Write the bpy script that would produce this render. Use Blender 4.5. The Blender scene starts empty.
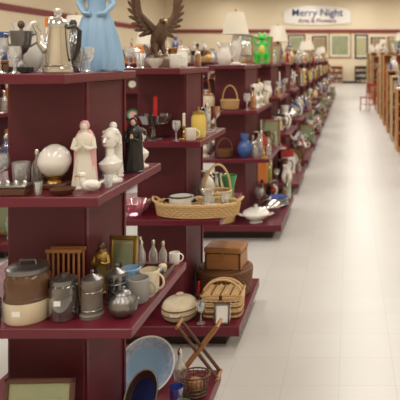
import bpy, math, random
from mathutils import Matrix, Vector, Euler
random.seed(11)
R = random.Random(5)
PI = math.pi
SEG = 24
scene = bpy.context.scene

# ---------------------------------------------------------------- materials
_mats = {}
def _nt(name):
    m = bpy.data.materials.new(name); m.use_nodes = True
    nt = m.node_tree
    return m, nt, nt.nodes.get('Principled BSDF')

def mat(name, col=(.5,.5,.5), rough=.45, metal=0.0, kind='plain', col2=None, scale=6.0, coat=0.0):
    if name in _mats: return _mats[name]
    m, nt, b = _nt(name)
    N, L = nt.nodes, nt.links
    if kind == 'glass':
        tr = N.new('ShaderNodeBsdfTransparent'); tr.inputs[0].default_value = (*col, 1)
        gl = N.new('ShaderNodeBsdfGlossy'); gl.inputs['Roughness'].default_value = .06
        gl.inputs[0].default_value = (.95,.95,.95,1)
        lw = N.new('ShaderNodeLayerWeight'); lw.inputs[0].default_value = .45
        mp = N.new('ShaderNodeMapRange'); mp.inputs[3].default_value = .12; mp.inputs[4].default_value = .85
        df = N.new('ShaderNodeBsdfDiffuse'); df.inputs[0].default_value = tuple(min(1,c*.8+.1) for c in col)+(1,)
        mx0 = N.new('ShaderNodeMixShader'); mx0.inputs[0].default_value = .16
        L.new(tr.outputs[0], mx0.inputs[1]); L.new(df.outputs[0], mx0.inputs[2])
        mx = N.new('ShaderNodeMixShader')
        L.new(lw.outputs['Facing'], mp.inputs[0]); L.new(mp.outputs[0], mx.inputs[0])
        L.new(mx0.outputs[0], mx.inputs[1]); L.new(gl.outputs[0], mx.inputs[2])
        L.new(mx.outputs[0], N['Material Output'].inputs[0])
        N.remove(b)
        _mats[name] = m; return m
    b.inputs['Roughness'].default_value = rough
    b.inputs['Metallic'].default_value = metal
    if coat: b.inputs['Coat Weight'].default_value = coat
    tc = N.new('ShaderNodeTexCoord')
    if col2 is None: col2 = tuple(c*.82 for c in col)
    mix = N.new('ShaderNodeMix'); mix.data_type = 'RGBA'
    mix.inputs[6].default_value = (*col,1); mix.inputs[7].default_value = (*col2,1)
    if kind == 'wood':
        mpn = N.new('ShaderNodeMapping'); mpn.inputs['Scale'].default_value = (.25,1,1)
        w = N.new('ShaderNodeTexNoise'); w.inputs['Scale'].default_value = abs(scale)*6
        w.inputs['Detail'].default_value = 5; w.inputs['Distortion'].default_value = 1.2
        L.new(tc.outputs['Object'], mpn.inputs[0]); L.new(mpn.outputs[0], w.inputs[0])
        L.new(w.outputs[0], mix.inputs[0])
    elif kind == 'weave':
        w = N.new('ShaderNodeTexWave'); w.inputs['Scale'].default_value = scale*8; w.inputs['Distortion'].default_value = 3
        L.new(tc.outputs['Object'], w.inputs[0]); L.new(w.outputs[0], mix.inputs[0])
    else:
        w = N.new('ShaderNodeTexNoise'); w.inputs['Scale'].default_value = scale
        w.inputs['Detail'].default_value = 3
        L.new(tc.outputs['Object'], w.inputs[0]); L.new(w.outputs[0], mix.inputs[0])
    L.new(mix.outputs[2], b.inputs['Base Color'])
    _mats[name] = m; return m

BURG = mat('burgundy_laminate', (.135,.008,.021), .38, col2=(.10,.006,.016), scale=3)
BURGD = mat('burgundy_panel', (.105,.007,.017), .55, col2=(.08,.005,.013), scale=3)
KICK = mat('kick_plate', (.03,.015,.015), .6)
WHITE = mat('white_porcelain', (.82,.80,.76), .2, col2=(.74,.70,.64), coat=.3)
CREAM = mat('cream_glaze', (.74,.66,.50), .3, col2=(.58,.48,.32), scale=20)
IVORY = mat('ivory_bisque', (.80,.74,.64), .55)
GREY = mat('grey_stone', (.33,.32,.31), .6)
BROWNG = mat('brown_glaze', (.055,.022,.012), .22, col2=(.13,.055,.022), scale=18, coat=.4)
BLACK = mat('black_enamel', (.012,.012,.014), .3)
DHAIR = mat('dark_brown_paint', (.05,.025,.015), .45)
SILVER = mat('polished_silver', (.75,.74,.72), .18, 1.0, col2=(.55,.52,.48), scale=12)
PEWTER = mat('pewter', (.30,.29,.28), .32, .9, col2=(.17,.16,.15), scale=16)
BRASS = mat('brass', (.55,.36,.12), .28, 1.0)
BRONZE = mat('bronze_patina', (.06,.036,.024), .4, .4, col2=(.17,.095,.055), scale=25)
GOLD = mat('gilt', (.50,.33,.10), .35, .8, scale=30)
BLUE = mat('blue_glaze', (.05,.12,.38), .25, coat=.3)
LBLUE = mat('pale_blue_glaze', (.30,.47,.66), .4, col2=(.22,.38,.58))
RED = mat('red_glaze', (.45,.02,.02), .3)
PINK = mat('pink_glaze', (.75,.40,.42), .3)
GREEN = mat('green_glaze', (.06,.30,.09), .3)
LIME = mat('bright_green_ceramic', (.10,.66,.10), .3, col2=(.06,.55,.06))
YEL = mat('yellow_glaze', (.75,.55,.12), .35)
ORANGE = mat('orange_glaze', (.70,.22,.04), .35)
AMBER = mat('amber_glass', (.75,.38,.10), kind='glass')
GLASS = mat('clear_glass', (.93,.95,.95), kind='glass')
GGLASS = mat('green_glass', (.45,.75,.5), kind='glass')
BGLASS = mat('cobalt_glass', (.12,.22,.75), kind='glass')
PGLASS = mat('pink_glass', (.95,.6,.68), kind='glass')
SMOKE = mat('smoke_glass', (.16,.14,.14), kind='glass')
WOOD = mat('oak_wood', (.42,.20,.075), .45, kind='wood', col2=(.27,.11,.035), scale=4)
DWOOD = mat('walnut_wood', (.12,.045,.02), .4, kind='wood', col2=(.06,.02,.01), scale=5)
OWOOD = mat('orange_wood_laminate', (.62,.29,.10), .45, kind='wood', col2=(.50,.21,.065), scale=2)
TAN = mat('tan_laminate', (.66,.45,.24), .5, kind='wood', col2=(.58,.38,.19), scale=2)
WICK = mat('wicker_straw', (.62,.42,.19), .65, kind='weave', col2=(.45,.27,.10))
WICKL = mat('wicker_light', (.70,.49,.25), .65, kind='weave', col2=(.50,.31,.13))
WICKD = mat('wicker_brown', (.22,.095,.04), .6, kind='weave', col2=(.11,.045,.02))
SKIN = mat('painted_skin', (.72,.46,.34), .5)
PAPER = mat('paper_tag', (.85,.84,.80), .7)
WAX = mat('red_wax', (.55,.01,.015), .4)
SHADE = mat('lampshade_cloth', (.82,.76,.64), .8)
PICT = mat('printed_picture', (.30,.36,.22), .5, col2=(.55,.42,.22), scale=14)
PICT2 = mat('landscape_print', (.12,.22,.15), .5, col2=(.45,.38,.2), scale=3)
DBLUE = mat('sign_blue', (.02,.04,.20), .5)

# ---------------------------------------------------------------- mesh builder
class MB:
    def __init__(s): s.v=[]; s.f=[]; s.m=[]; s.s=[]; s.mats=[]
    def mi(s, m):
        if m not in s.mats: s.mats.append(m)
        return s.mats.index(m)
    def add(s, vs, fs, m, smooth=True, T=None):
        o=len(s.v); k=s.mi(m)
        if T is not None: vs=[T@Vector(v) for v in vs]
        s.v.extend([tuple(v) for v in vs])
        s.f.extend([tuple(i+o for i in f) for f in fs])
        s.m.extend([k]*len(fs)); s.s.extend([smooth]*len(fs))
        return s
    def merge(s, o, T):
        base=len(s.v); mp=[s.mi(m) for m in o.mats]
        s.v.extend([tuple(T@Vector(v)) for v in o.v])
        s.f.extend([tuple(i+base for i in f) for f in o.f])
        s.m.extend([mp[i] for i in o.m]); s.s.extend(o.s)
    def lathe(s, prof, m, T=None, sx=1, sy=1, n=0, seg=None, ph=0, pw=2.0):
        seg = seg or (max(SEG, n*4) if n else SEG)
        vs=[]; fs=[]; rings=[]
        for p in prof:
            r,z=p[0],p[1]; a=p[2] if len(p)>2 else 0
            if r<=1e-6:
                rings.append([len(vs)]); vs.append((0,0,z))
            else:
                ring=[]
                for i in range(seg):
                    t=2*PI*i/seg
                    rr=r*(1+a*math.cos(n*t+ph))
                    c,sn=math.cos(t),math.sin(t)
                    if pw!=2.0:
                        d=(abs(c)**pw+abs(sn)**pw)**(1/pw); rr/=d
                    ring.append(len(vs)); vs.append((rr*c*sx, rr*sn*sy, z))
                rings.append(ring)
        for a,b in zip(rings,rings[1:]):
            if len(a)==1 and len(b)==1: continue
            if len(a)==1:
                for i in range(seg): fs.append((a[0],b[(i+1)%seg],b[i]))
            elif len(b)==1:
                for i in range(seg): fs.append((a[i],a[(i+1)%seg],b[0]))
            else:
                for i in range(seg):
                    j=(i+1)%seg; fs.append((a[i],a[j],b[j],b[i]))
        return s.add(vs,fs,m,True,T)
    def ell(s, c, r, m, rot=(0,0,0), seg=None):
        sg=seg or max(10,SEG*2//3)
        nr=max(5,sg//2)
        prof=[(math.sin(PI*i/nr) if 0<i<nr else 0,-math.cos(PI*i/nr)) for i in range(nr+1)]
        T=Matrix.Translation(c)@Euler(rot).to_matrix().to_4x4()@Matrix.Diagonal((r[0],r[1],r[2],1))
        return s.lathe(prof,m,T,seg=sg)
    def box(s, c, d, m, rot=(0,0,0), bev=0.0, T=None):
        x,y,z=d[0]/2,d[1]/2,d[2]/2
        M_=Matrix.Translation(c)@Euler(rot).to_matrix().to_4x4()
        if T is not None: M_=T@M_
        b=min(bev, x*.49,y*.49,z*.49)
        if b<=0:
            vs=[(i,j,k) for i in(-x,x) for j in(-y,y) for k in(-z,z)]
            fs=[(0,1,3,2),(4,6,7,5),(0,4,5,1),(2,3,7,6),(0,2,6,4),(1,5,7,3)]
            return s.add(vs,fs,m,False,M_)
        vs=[];idx={}
        for i in(-1,1):
            for j in(-1,1):
                for k in(-1,1):
                    for ax in range(3):
                        p=[i*(x-b),j*(y-b),k*(z-b)]
                        p[ax]=[i*x,j*y,k*z][ax]
                        idx[(i,j,k,ax)]=len(vs); vs.append(tuple(p))
        fs=[]
        for ax in range(3):
            o=[a for a in range(3) if a!=ax]
            for sg in(-1,1):
                q=[]
                for (u,w) in((-1,-1),(1,-1),(1,1),(-1,1)):
                    t=[0,0,0]; t[ax]=sg; t[o[0]]=u; t[o[1]]=w
                    q.append(idx[(t[0],t[1],t[2],ax)])
                fs.append(tuple(q))
        for ax in range(3):
            o=[a for a in range(3) if a!=ax]
            for u in(-1,1):
                for w in(-1,1):
                    t1=[0,0,0];t2=[0,0,0]
                    t1[ax]=-1;t2[ax]=1
                    for t in(t1,t2): t[o[0]]=u;t[o[1]]=w
                    fs.append((idx[(*t1,o[0])],idx[(*t2,o[0])],idx[(*t2,o[1])],idx[(*t1,o[1])]))
        for i in(-1,1):
            for j in(-1,1):
                for k in(-1,1):
                    fs.append((idx[(i,j,k,0)],idx[(i,j,k,1)],idx[(i,j,k,2)]))
        return s.add(vs,fs,m,False,M_)
    def tube(s, pts, r, m, seg=8, closed=False, T=None, flat=1.0):
        P=[Vector(p) for p in pts]; n=len(P)
        if not isinstance(r,(list,tuple)): r=[r]*n
        vs=[];fs=[]; up=None; rings=[]
        for i in range(n):
            a=P[(i-1)%n] if (closed or i>0) else P[i]
            b=P[(i+1)%n] if (closed or i<n-1) else P[i]
            t=(b-a).normalized()
            if up is None:
                up=Vector((0,0,1)) if abs(t.z)<.9 else Vector((1,0,0))
            up=(up-t*up.dot(t))
            if up.length<1e-4: up=Vector((1,0,0))-t*t.x
            up.normalize(); sd=t.cross(up)
            ring=[]
            for k in range(seg):
                an=2*PI*k/seg
                ring.append(len(vs)); vs.append(P[i]+(up*math.cos(an)*flat+sd*math.sin(an))*r[i])
            rings.append(ring)
        m_=n if closed else n-1
        for i in range(m_):
            a,b=rings[i],rings[(i+1)%n]
            for k in range(seg):
                j=(k+1)%seg; fs.append((a[k],a[j],b[j],b[k]))
        if not closed:
            fs.append(tuple(reversed(rings[0]))); fs.append(tuple(rings[-1]))
        return s.add(vs,fs,m,True,T)
    def mesh(s, name):
        me=bpy.data.meshes.new(name)
        me.from_pydata([tuple(v) for v in s.v],[],s.f)
        for m in s.mats: me.materials.append(m)
        me.polygons.foreach_set('material_index', s.m)
        me.polygons.foreach_set('use_smooth', s.s)
        me.update()
        try: me.set_sharp_from_angle(angle=math.radians(42))
        except Exception: pass
        return me
    def obj(s, name, loc=(0,0,0), rz=0, sc=1, rot=None):
        return place(s.mesh(name), name, loc, rz, sc, rot)
    def bb(s):
        return (min(v[0] for v in s.v),max(v[0] for v in s.v),min(v[1] for v in s.v),max(v[1] for v in s.v),max(v[2] for v in s.v))

def place(me, name, loc, rz=0, sc=1, rot=None):
    o=bpy.data.objects.new(name, me)
    o.location=loc; o.rotation_euler=rot if rot else (0,0,rz)
    o.scale=(sc,sc,sc)
    scene.collection.objects.link(o); return o

def arc(c, r, a0, a1, n, plane='xz', ry=None):
    ry = ry or r; out=[]
    for i in range(n+1):
        t=a0+(a1-a0)*i/n
        u,w=r*math.cos(t), ry*math.sin(t)
        out.append((c[0]+u,c[1],c[2]+w) if plane=='xz' else (c[0],c[1]+u,c[2]+w) if plane=='yz' else (c[0]+u,c[1]+w,c[2]))
    return out

# ---------------------------------------------------------------- item makers
def tag(b, x,y,z, rz=0, w=.022,h=.014):
    b.box((x,y,z),(w,.001,h),PAPER,(0,0,rz))

def mk_mug(c=WHITE):
    b=MB(); b.lathe([(0,0),(.034,0),(.039,.006),(.041,.092),(.038,.094),(.036,.012),(0,.01)],c)
    b.tube(arc((.040,0,.048),.026,PI/2,-PI/2,8,ry=.03),.005,c,6); return b
def mk_goblet(c=GLASS,h=.16):
    k=h/.16; b=MB()
    b.lathe([(0,0),(.032*k,0),(.031*k,.003),(.006,.010),(.004,.06*k),(.008,.075*k),(.030*k,.095*k),(.036*k,.125*k),(.032*k,h),(.030*k,h),(.034*k,.125*k),(.028*k,.098*k),(0,.08*k)],c); return b
def mk_tumbler(c=GLASS):
    b=MB(); b.lathe([(0,0),(.026,0),(.033,.10),(.031,.10),(.025,.008),(0,.008)],c,n=10); return b
def mk_bowl(c=WHITE,r=.085,h=.065,n=0,a=0):
    b=MB(); b.lathe([(0,0),(r*.4,0),(r*.42,.008),(r*.75,h*.4,a*.5),(r,h,a),(r*.96,h,a),(r*.7,h*.42,a*.5),(0,.015)],c,n=n); return b
def mk_footed(c=SMOKE,r=.1,h=.14):
    b=MB(); b.lathe([(0,0),(r*.55,0),(r*.5,.008),(r*.13,.02),(r*.1,h*.4),(r*.2,h*.5),(r*.8,h*.65,.0),(r,h,.05),(r*.97,h,.05),(r*.75,h*.68),(0,h*.55)],c,n=12); return b
def mk_vase(c=LBLUE,h=.22,k=0):
    P=[[(0,0),(.035,0),(.05,.25),(.062,.45),(.045,.7),(.022,.82),(.022,.9),(.036,1),(.032,1),(.018,.88),(.0,.5)],
       [(0,0),(.04,0),(.03,.08),(.035,.5),(.055,1),(.052,1),(.03,.5),(0,.1)],
       [(0,0),(.04,0),(.066,.2),(.07,.4),(.05,.62),(.03,.72),(.042,.9),(.046,1),(.042,1),(.026,.72),(0,.5)]][k%3]
    b=MB(); b.lathe([(r,z*h) for r,z in P],c); return b
def mk_pitcher(c=GLASS,h=.2):
    b=MB(); k=h/.2
    b.lathe([(0,0),(.045*k,0),(.06*k,.03*k),(.064*k,.08*k),(.045*k,.14*k),(.04*k,.17*k),(.05*k,h),(.047*k,h),(.037*k,.17*k),(.042*k,.14*k),(.058*k,.08*k),(0,.01)],c)
    b.tube([(.042*k,0,.17*k),(.075*k,0,.185*k),(.1*k,0,.15*k),(.09*k,0,.09*k),(.06*k,0,.06*k)],.007*k,c,8)
    b.tube([(-.035*k,0,.165*k),(-.055*k,0,.19*k),(-.068*k,0,.203*k)],[.022*k,.014*k,.006*k],c,8); return b
def mk_teapot(c=WHITE,s=1.0,knob=None):
    b=MB(); b.lathe([(0,0),(.035,0),(.04,.006),(.062,.03),(.07,.06),(.06,.09),(.035,.108),(.034,.112),(.04,.114),(.03,.126),(.008,.134),(.006,.14),(.012,.148),(0,.156)],c)
    b.tube([(-.055,0,.04),(-.085,0,.06),(-.098,0,.092),(-.112,0,.112)],[.018,.013,.009,.007],c,10)
    b.tube([(.055,0,.095),(.085,0,.108),(.106,0,.085),(.098,0,.05),(.062,0,.038)],.006,knob or c,8)
    if s!=1: b.v=[(x*s,y*s,z*s) for x,y,z in b.v]
    return b
def mk_jar(c=CREAM,l=WOOD,r=.05,h=.13):
    b=MB(); b.lathe([(0,0),(r*.9,0),(r,.008),(r,h*.75),(r*.8,h*.85),(r*.8,h*.88),(0,h*.88)],c)
    b.lathe([(0,h*.88),(r*.86,h*.88),(r*.86,h*.96),(r*.5,h),(r*.15,h),(r*.15,h+.012),(r*.22,h+.02),(0,h+.026)],l); return b
def mk_bottle(c=GLASS,h=.16,cap=SILVER):
    b=MB(); k=h/.16
    b.lathe([(0,0),(.022*k,0),(.024*k,.005),(.024*k,.08*k),(.018*k,.10*k),(.009*k,.115*k),(.008*k,.14*k),(0,.14*k)],c,seg=16)
    b.lathe([(.011*k,.138*k),(.011*k,.152*k),(.006*k,h),(0,h)],cap,seg=14); return b
def mk_candle(c=BRASS,w=WAX,h=.2):
    b=MB(); b.lathe([(0,0),(.038,0),(.036,.006),(.012,.014),(.008,.03),(.014,.04),(.007,.05),(.007,h*.4),(.016,h*.44),(.014,h*.5),(0,h*.5)],c,seg=16)
    b.lathe([(.010,h*.48),(.009,h*.97),(.003,h),(0,h)],w,seg=12)
    b.tube([(0,0,h),(.001,0,h+.008)],.001,BLACK,4); return b
def mk_chest(c=WOOD,w=.16,d=.1,h=.08):
    b=MB(); b.box((0,0,h*.35),(w,d,h*.7),c,bev=.004); b.box((0,0,h*.86),(w*1.03,d*1.03,h*.26),c,bev=.006)
    b.box((0,-d*.52,h*.68),(.018,.004,.022),BRASS,bev=.001)
    b.box((-w*.46,0,h*.35),(w*.06,d*1.01,h*.7),DWOOD); b.box((w*.46,0,h*.35),(w*.06,d*1.01,h*.7),DWOOD); return b
def mk_plate(c=WHITE,rim=BLUE,r=.1,ctr=None):
    b=MB(); T=Matrix.Translation((0,.0,r*.98+.012))@Euler((math.radians(78),0,0)).to_matrix().to_4x4()
    sg=16 if SEG<20 else 36
    b.lathe([(0,-.004),(r*.5,-.006),(r*.6,-.004),(r,.012),(r,.015)],c,T,seg=sg)
    b.lathe([(r,.015),(r*.68,.004)],rim,T,seg=sg); b.lathe([(r*.68,.004),(r*.62,.0),(0,.0)],ctr or c,T,seg=sg)
    for s in(-1,1): b.tube([(s*r*.4,-.04,.012),(s*r*.4,-.035,.003),(s*r*.35,.05,.003),(s*r*.2,.032,r*.9)],.003,DWOOD,5)
    b.tube([(-r*.4,.04,.004),(r*.4,.04,.004)],.003,DWOOD,5); return b
def mk_duck(c=WHITE,k=1.0):
    b=MB(); b.ell((0,0,.032*k),(.05*k,.03*k,.032*k),c); b.tube([(-.035*k,0,.045*k),(-.045*k,0,.07*k),(-.04*k,0,.085*k)],[.018*k,.013*k,.014*k],c,8)
    b.ell((-.044*k,0,.09*k),(.02*k,.016*k,.017*k),c); b.tube([(-.058*k,0,.088*k),(-.08*k,0,.084*k)],[.007*k,.004*k],ORANGE,6)
    b.tube([(.04*k,0,.04*k),(.07*k,0,.058*k)],[.018*k,.004*k],c,6,flat=.5)
    for s in(-1,1): b.ell((.008*k,s*.026*k,.038*k),(.032*k,.008*k,.018*k),c,(0,.2,0)); b.ell((-.053*k,s*.013*k,.095*k),(.003*k,.003*k,.003*k),BLACK,seg=6)
    return b
def mk_cat(c=IVORY,k=1.0):
    b=MB(); b.lathe([(0,0),(.036,0),(.04,.02),(.034,.06),(.022,.09),(.018,.1),(0,.105)],c,sy=1.1)
    b.ell((0,-.008,.118),(.025,.023,.021),c)
    for s in(-1,1):
        b.lathe([(.009,0),(.004,.014),(0,.02)],c,Matrix.Translation((s*.015,-.004,.132)),seg=6)
        b.tube([(s*.014,-.026,.075),(s*.014,-.036,.035),(s*.014,-.040,.004)],[.011,.009,.01],c,7)
        b.ell((s*.03,.005,.02),(.016,.028,.02),c); b.ell((s*.009,-.029,.122),(.003,.002,.003),BLACK,seg=6)
    b.ell((0,-.031,.113),(.006,.005,.004),PINK,seg=6)
    b.tube([(0,.035,.008),(.035,.045,.008),(.05,.02,.01),(.045,-.01,.015)],[.008,.008,.007,.004],c,6)
    if k!=1: b.v=[(x*k,y*k,z*k) for x,y,z in b.v]
    return b
def mk_robed(robe=IVORY,veil=WHITE,skin=SKIN,h=.24,n=9):
    b=MB()
    b.lathe([(0,0),(.19,0),(.19,.02),(.17,.035),(0,.035)],robe,sy=.85)
    b.lathe([(.165,.03,.07),(.15,.15,.07),(.125,.32,.06),(.105,.5,.04),(.115,.62,.02),(.125,.7,0),(.10,.755,0),(.045,.79,0),(.038,.83,0)],robe,n=n,sy=.78)
    b.lathe([(.17,.06,.05),(.15,.3,.05),(.145,.55,.03),(.137,.7,.01),(.1,.78,0),(.07,.82,0)],veil,Matrix.Translation((0,.035,0)),n=7,sy=.72)
    b.ell((0,-.012,.868),(.05,.054,.064),skin)
    b.ell((0,.012,.878),(.068,.066,.078),veil)
    b.ell((0,-.066,.862),(.008,.01,.014),skin,seg=6)
    for s in(-1,1):
        b.ell((s*.019,-.060,.88),(.007,.005,.005),BLACK if skin is SKIN else GREY,seg=6)
        b.tube([(s*.105,-.01,.70),(s*.135,-.05,.57),(s*.08,-.115,.56),(s*.02,-.135,.60)],[.04,.042,.034,.022],robe,8)
        b.tube([(s*.02,-.13,.595),(s*.010,-.142,.63),(s*.006,-.142,.675)],[.016,.016,.006],skin,6)
    b.tube([(-.014,-.066,.842),(.014,-.066,.842)],.004,PINK if skin is SKIN else GREY,5)
    b.v=[(x*h,y*h,z*h) for x,y,z in b.v]; return b
def mk_bust(c=WHITE,h=.2,hair=None):
    b=MB(); hr=hair or c
    b.lathe([(0,0),(.2,0),(.2,.04),(.12,.07),(.09,.13),(.13,.17),(0,.17)],c)
    b.tube([(0,0,.15),(0,0,.24),(0,0,.34),(0,0,.40),(0,-.01,.46),(0,-.02,.60)],[.13,.25,.27,.18,.10,.09],c,18,flat=.62)
    b.ell((0,-.03,.74),(.125,.145,.175),c); b.ell((0,.03,.80),(.145,.15,.15),hr)
    b.ell((0,.15,.72),(.07,.07,.07),hr)
    b.tube([(0,-.165,.78),(0,-.20,.71),(0,-.165,.70)],[.015,.024,.018],c,6)
    b.tube([(-.04,-.158,.65),(0,-.17,.648),(.04,-.158,.65)],.013,c,6)
    for s in(-1,1):
        b.ell((s*.05,-.15,.765),(.026,.014,.014),GREY,seg=8); b.tube([(s*.02,-.168,.80),(s*.055,-.162,.81),(s*.09,-.135,.795)],.010,c,5)
        b.ell((s*.13,-.01,.73),(.02,.03,.045),c,seg=8)
        for k in range(5): b.ell((s*(.12-.01*k),.0+.03*k,.85-.05*k),(.045,.045,.045),hr,seg=8)
    b.v=[(x*h,y*h,z*h) for x,y,z in b.v]; return b
def mk_lamp(c=WHITE,h=.4,r=.125):
    b=MB(); b.lathe([(0,0),(.06,0),(.06,.012),(.025,.03),(.05,h*.2),(.062,h*.32),(.035,h*.5),(.012,h*.56),(.01,h*.62)],c)
    b.lathe([(r,h*.58),(r*.6,h),(r*.58,h),(r*.98,h*.585)],SHADE,n=24,); b.lathe([(.005,h*.6),(.005,h*1.03),(.01,h*1.05),(0,h*1.07)],BRASS,seg=8)
    b.tube([(-r*.6,0,h*.98),(r*.6,0,h*.98)],.003,BRASS,5); return b
def mk_frame(c=GOLD,p=PICT,w=.13,h=.17,lean=.18):
    b=MB(); T=Euler((-lean,0,0)).to_matrix().to_4x4(); f=.018
    for s in(-1,1):
        b.box((s*(w/2-f/2),0,h/2),(f,.016,h),c,bev=.004,T=T)
        b.box((0,0,h/2+s*(h/2-f/2)),(w,.016,f),c,bev=.004,T=T)
    b.box((0,.003,h/2),(w-f,.006,h-f),p,T=T); b.box((0,.001,h/2),(w*.62,.006,h*.66),PICT2 if p is PICT else p,T=T)
    b.box((0,h*.30*math.sin(lean)+.045,h*.3),(.02,.004,h*.58),DWOOD,(lean+.05,0,0)); return b
def mk_books(rng=R,w=.2):
    b=MB(); x=-w/2; cols=[RED,BLUE,GREEN,CREAM,BROWNG,YEL,WHITE,ORANGE,LBLUE,BLACK]
    while x<w/2-.02:
        t=rng.uniform(.014,.035); hh=rng.uniform(.16,.24); c=rng.choice(cols)
        b.box((x+t/2,0,hh/2),(t*.94,.14,hh),c,bev=.003); b.box((x+t/2,-.0708,hh*.75),(t*.7,.001,hh*.12),PAPER); x+=t
    return b
def weave(b,a,c,h,m,rows=7,flare=.12,pw=2.0,n=24,z0=.006,rim=None):
    dz=h/rows; seg=n*4 if SEG>20 else n*2
    def pt(t,k,z):
        cs,sn=math.cos(t),math.sin(t); d=(abs(cs)**pw+abs(sn)**pw)**(1/pw)
        return (a*k*cs/d, c*k*sn/d, z)
    for i in range(rows):
        z=z0+dz*(i+.5); f=1+flare*z/h
        pts=[pt(2*PI*j/seg, f+ (.022*math.cos(n*2*PI*j/seg+PI*i)), z) for j in range(seg)]
        b.tube(pts,dz*.52,m,5,True)
    for j in range(n):
        t=2*PI*(j+.5)/n; b.tube([pt(t,1,z0),pt(t,1+flare,h)],.004,m,5)
    b.tube([pt(2*PI*j/48,1+flare,h+.004) for j in range(48)],.009,rim or m,6,True)
    prof=[(0,.004),(1,.004),(1,.012),(0,.012)]
    b.lathe(prof,m,Matrix.Diagonal((a,c,1,1)),pw=pw,seg=32)
def mk_basket(m=WICK,a=.11,c=.08,h=.08,handle=True):
    b=MB(); weave(b,a,c,h,m,rows=6,n=16)
    if handle: b.tube(arc((0,0,h*.9),a*1.1,0,PI,14,ry=h*1.9),.006,m,6)
    return b
def mk_casserole(c=CREAM,l=CREAM):
    b=MB(); b.lathe([(0,0),(.075,0),(.098,.02),(.106,.05,.012),(.107,.062),(.0,.062)],c,n=28)
    b.tube([(.107*math.cos(t*PI/18),.107*math.sin(t*PI/18),.063) for t in range(36)],.005,BROWNG,6,True)
    b.lathe([(.104,.066),(.098,.082,.015),(.07,.102,.02),(.02,.112,0),(.012,.114),(.012,.122),(.02,.13),(0,.136)],l,n=28)
    for s in(-1,1): b.tube([(s*.1,-.025,.05),(s*.125,-.02,.052),(s*.125,.02,.052),(s*.1,.025,.05)],.008,c,6)
    return b
def mk_crockstack():
    b=MB()
    b.lathe([(0,0),(.085,0),(.11,.02),(.122,.06,.02),(.124,.085),(.0,.085)],CREAM,n=30)
    for z in(.05,.088): b.tube([(.124*math.cos(t*PI/18),.124*math.sin(t*PI/18),z) for t in range(36)],.005,WICKD,6,True)
    b.lathe([(.121,.09),(.112,.115,.02),(.085,.14,.03),(.03,.152,0),(.016,.154),(.016,.164),(.026,.174),(0,.18)],CREAM,n=30)
    for s in(-1,1): b.tube([(s*.118,-.03,.065),(s*.142,-.022,.068),(s*.142,.022,.068),(s*.118,.03,.065)],.009,CREAM,6)
    return b
def mk_platestack(c=WHITE,k=6,r=.1):
    b=MB()
    for i in range(k):
        z=i*.009; b.lathe([(0,z),(r*.55,z),(r,z+.014),(r,z+.017),(r*.55,z+.006),(0,z+.006)],c if i%3 else (BLUE if c is WHITE else c))
    return b
def mk_tureen(c=SILVER,k=1):
    b=MB(); b.lathe([(0,0),(.05,0),(.03,.015),(.07,.035),(.1,.07),(.1,.078),(0,.078)],c,sx=1.25)
    b.lathe([(.098,.078),(.085,.105),(.04,.13),(.01,.135),(.01,.145),(.016,.155),(0,.162)],c,sx=1.25)
    for s in(-1,1): b.tube([(s*.118,-.02,.06),(s*.15,-.015,.075),(s*.15,.015,.075),(s*.118,.02,.06)],.006,c,6)
    b.v=[(x*k,y*k,z*k) for x,y,z in b.v]
    return b
def mk_clock(c=DWOOD):
    b=MB(); b.box((0,0,.01),(.17,.07,.02),c,bev=.004); b.box((0,0,.075),(.12,.055,.11),c,bev=.006)
    T=Matrix.Translation((0,-.029,.08))@Euler((PI/2,0,0)).to_matrix().to_4x4()
    b.lathe([(0,0.002),(.042,.002)],PAPER,T); b.tube([(.043*math.cos(t*PI/12),-.029,.08+.043*math.sin(t*PI/12)) for t in range(24)],.004,BRASS,5,True)
    b.box((0,-.032,.092),(.003,.001,.026),BLACK); b.box((.01,-.032,.08),(.02,.001,.003),BLACK)
    b.tube([( .06*math.cos(PI*i/8),0,.13+.022*math.sin(PI*i/8)) for i in range(9)],.02,c,6); return b
def mk_cakestand():
    b=MB(); b.lathe([(0,0),(.05,0),(.045,.006),(.012,.02),(.012,.06),(.03,.07),(.11,.074),(.112,.08),(0,.08)],GLASS)
    b.lathe([(.095,.081),(.095,.15),(.08,.18),(.03,.2),(.008,.203),(.008,.215),(.014,.225),(0,.23)],GLASS); return b

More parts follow.
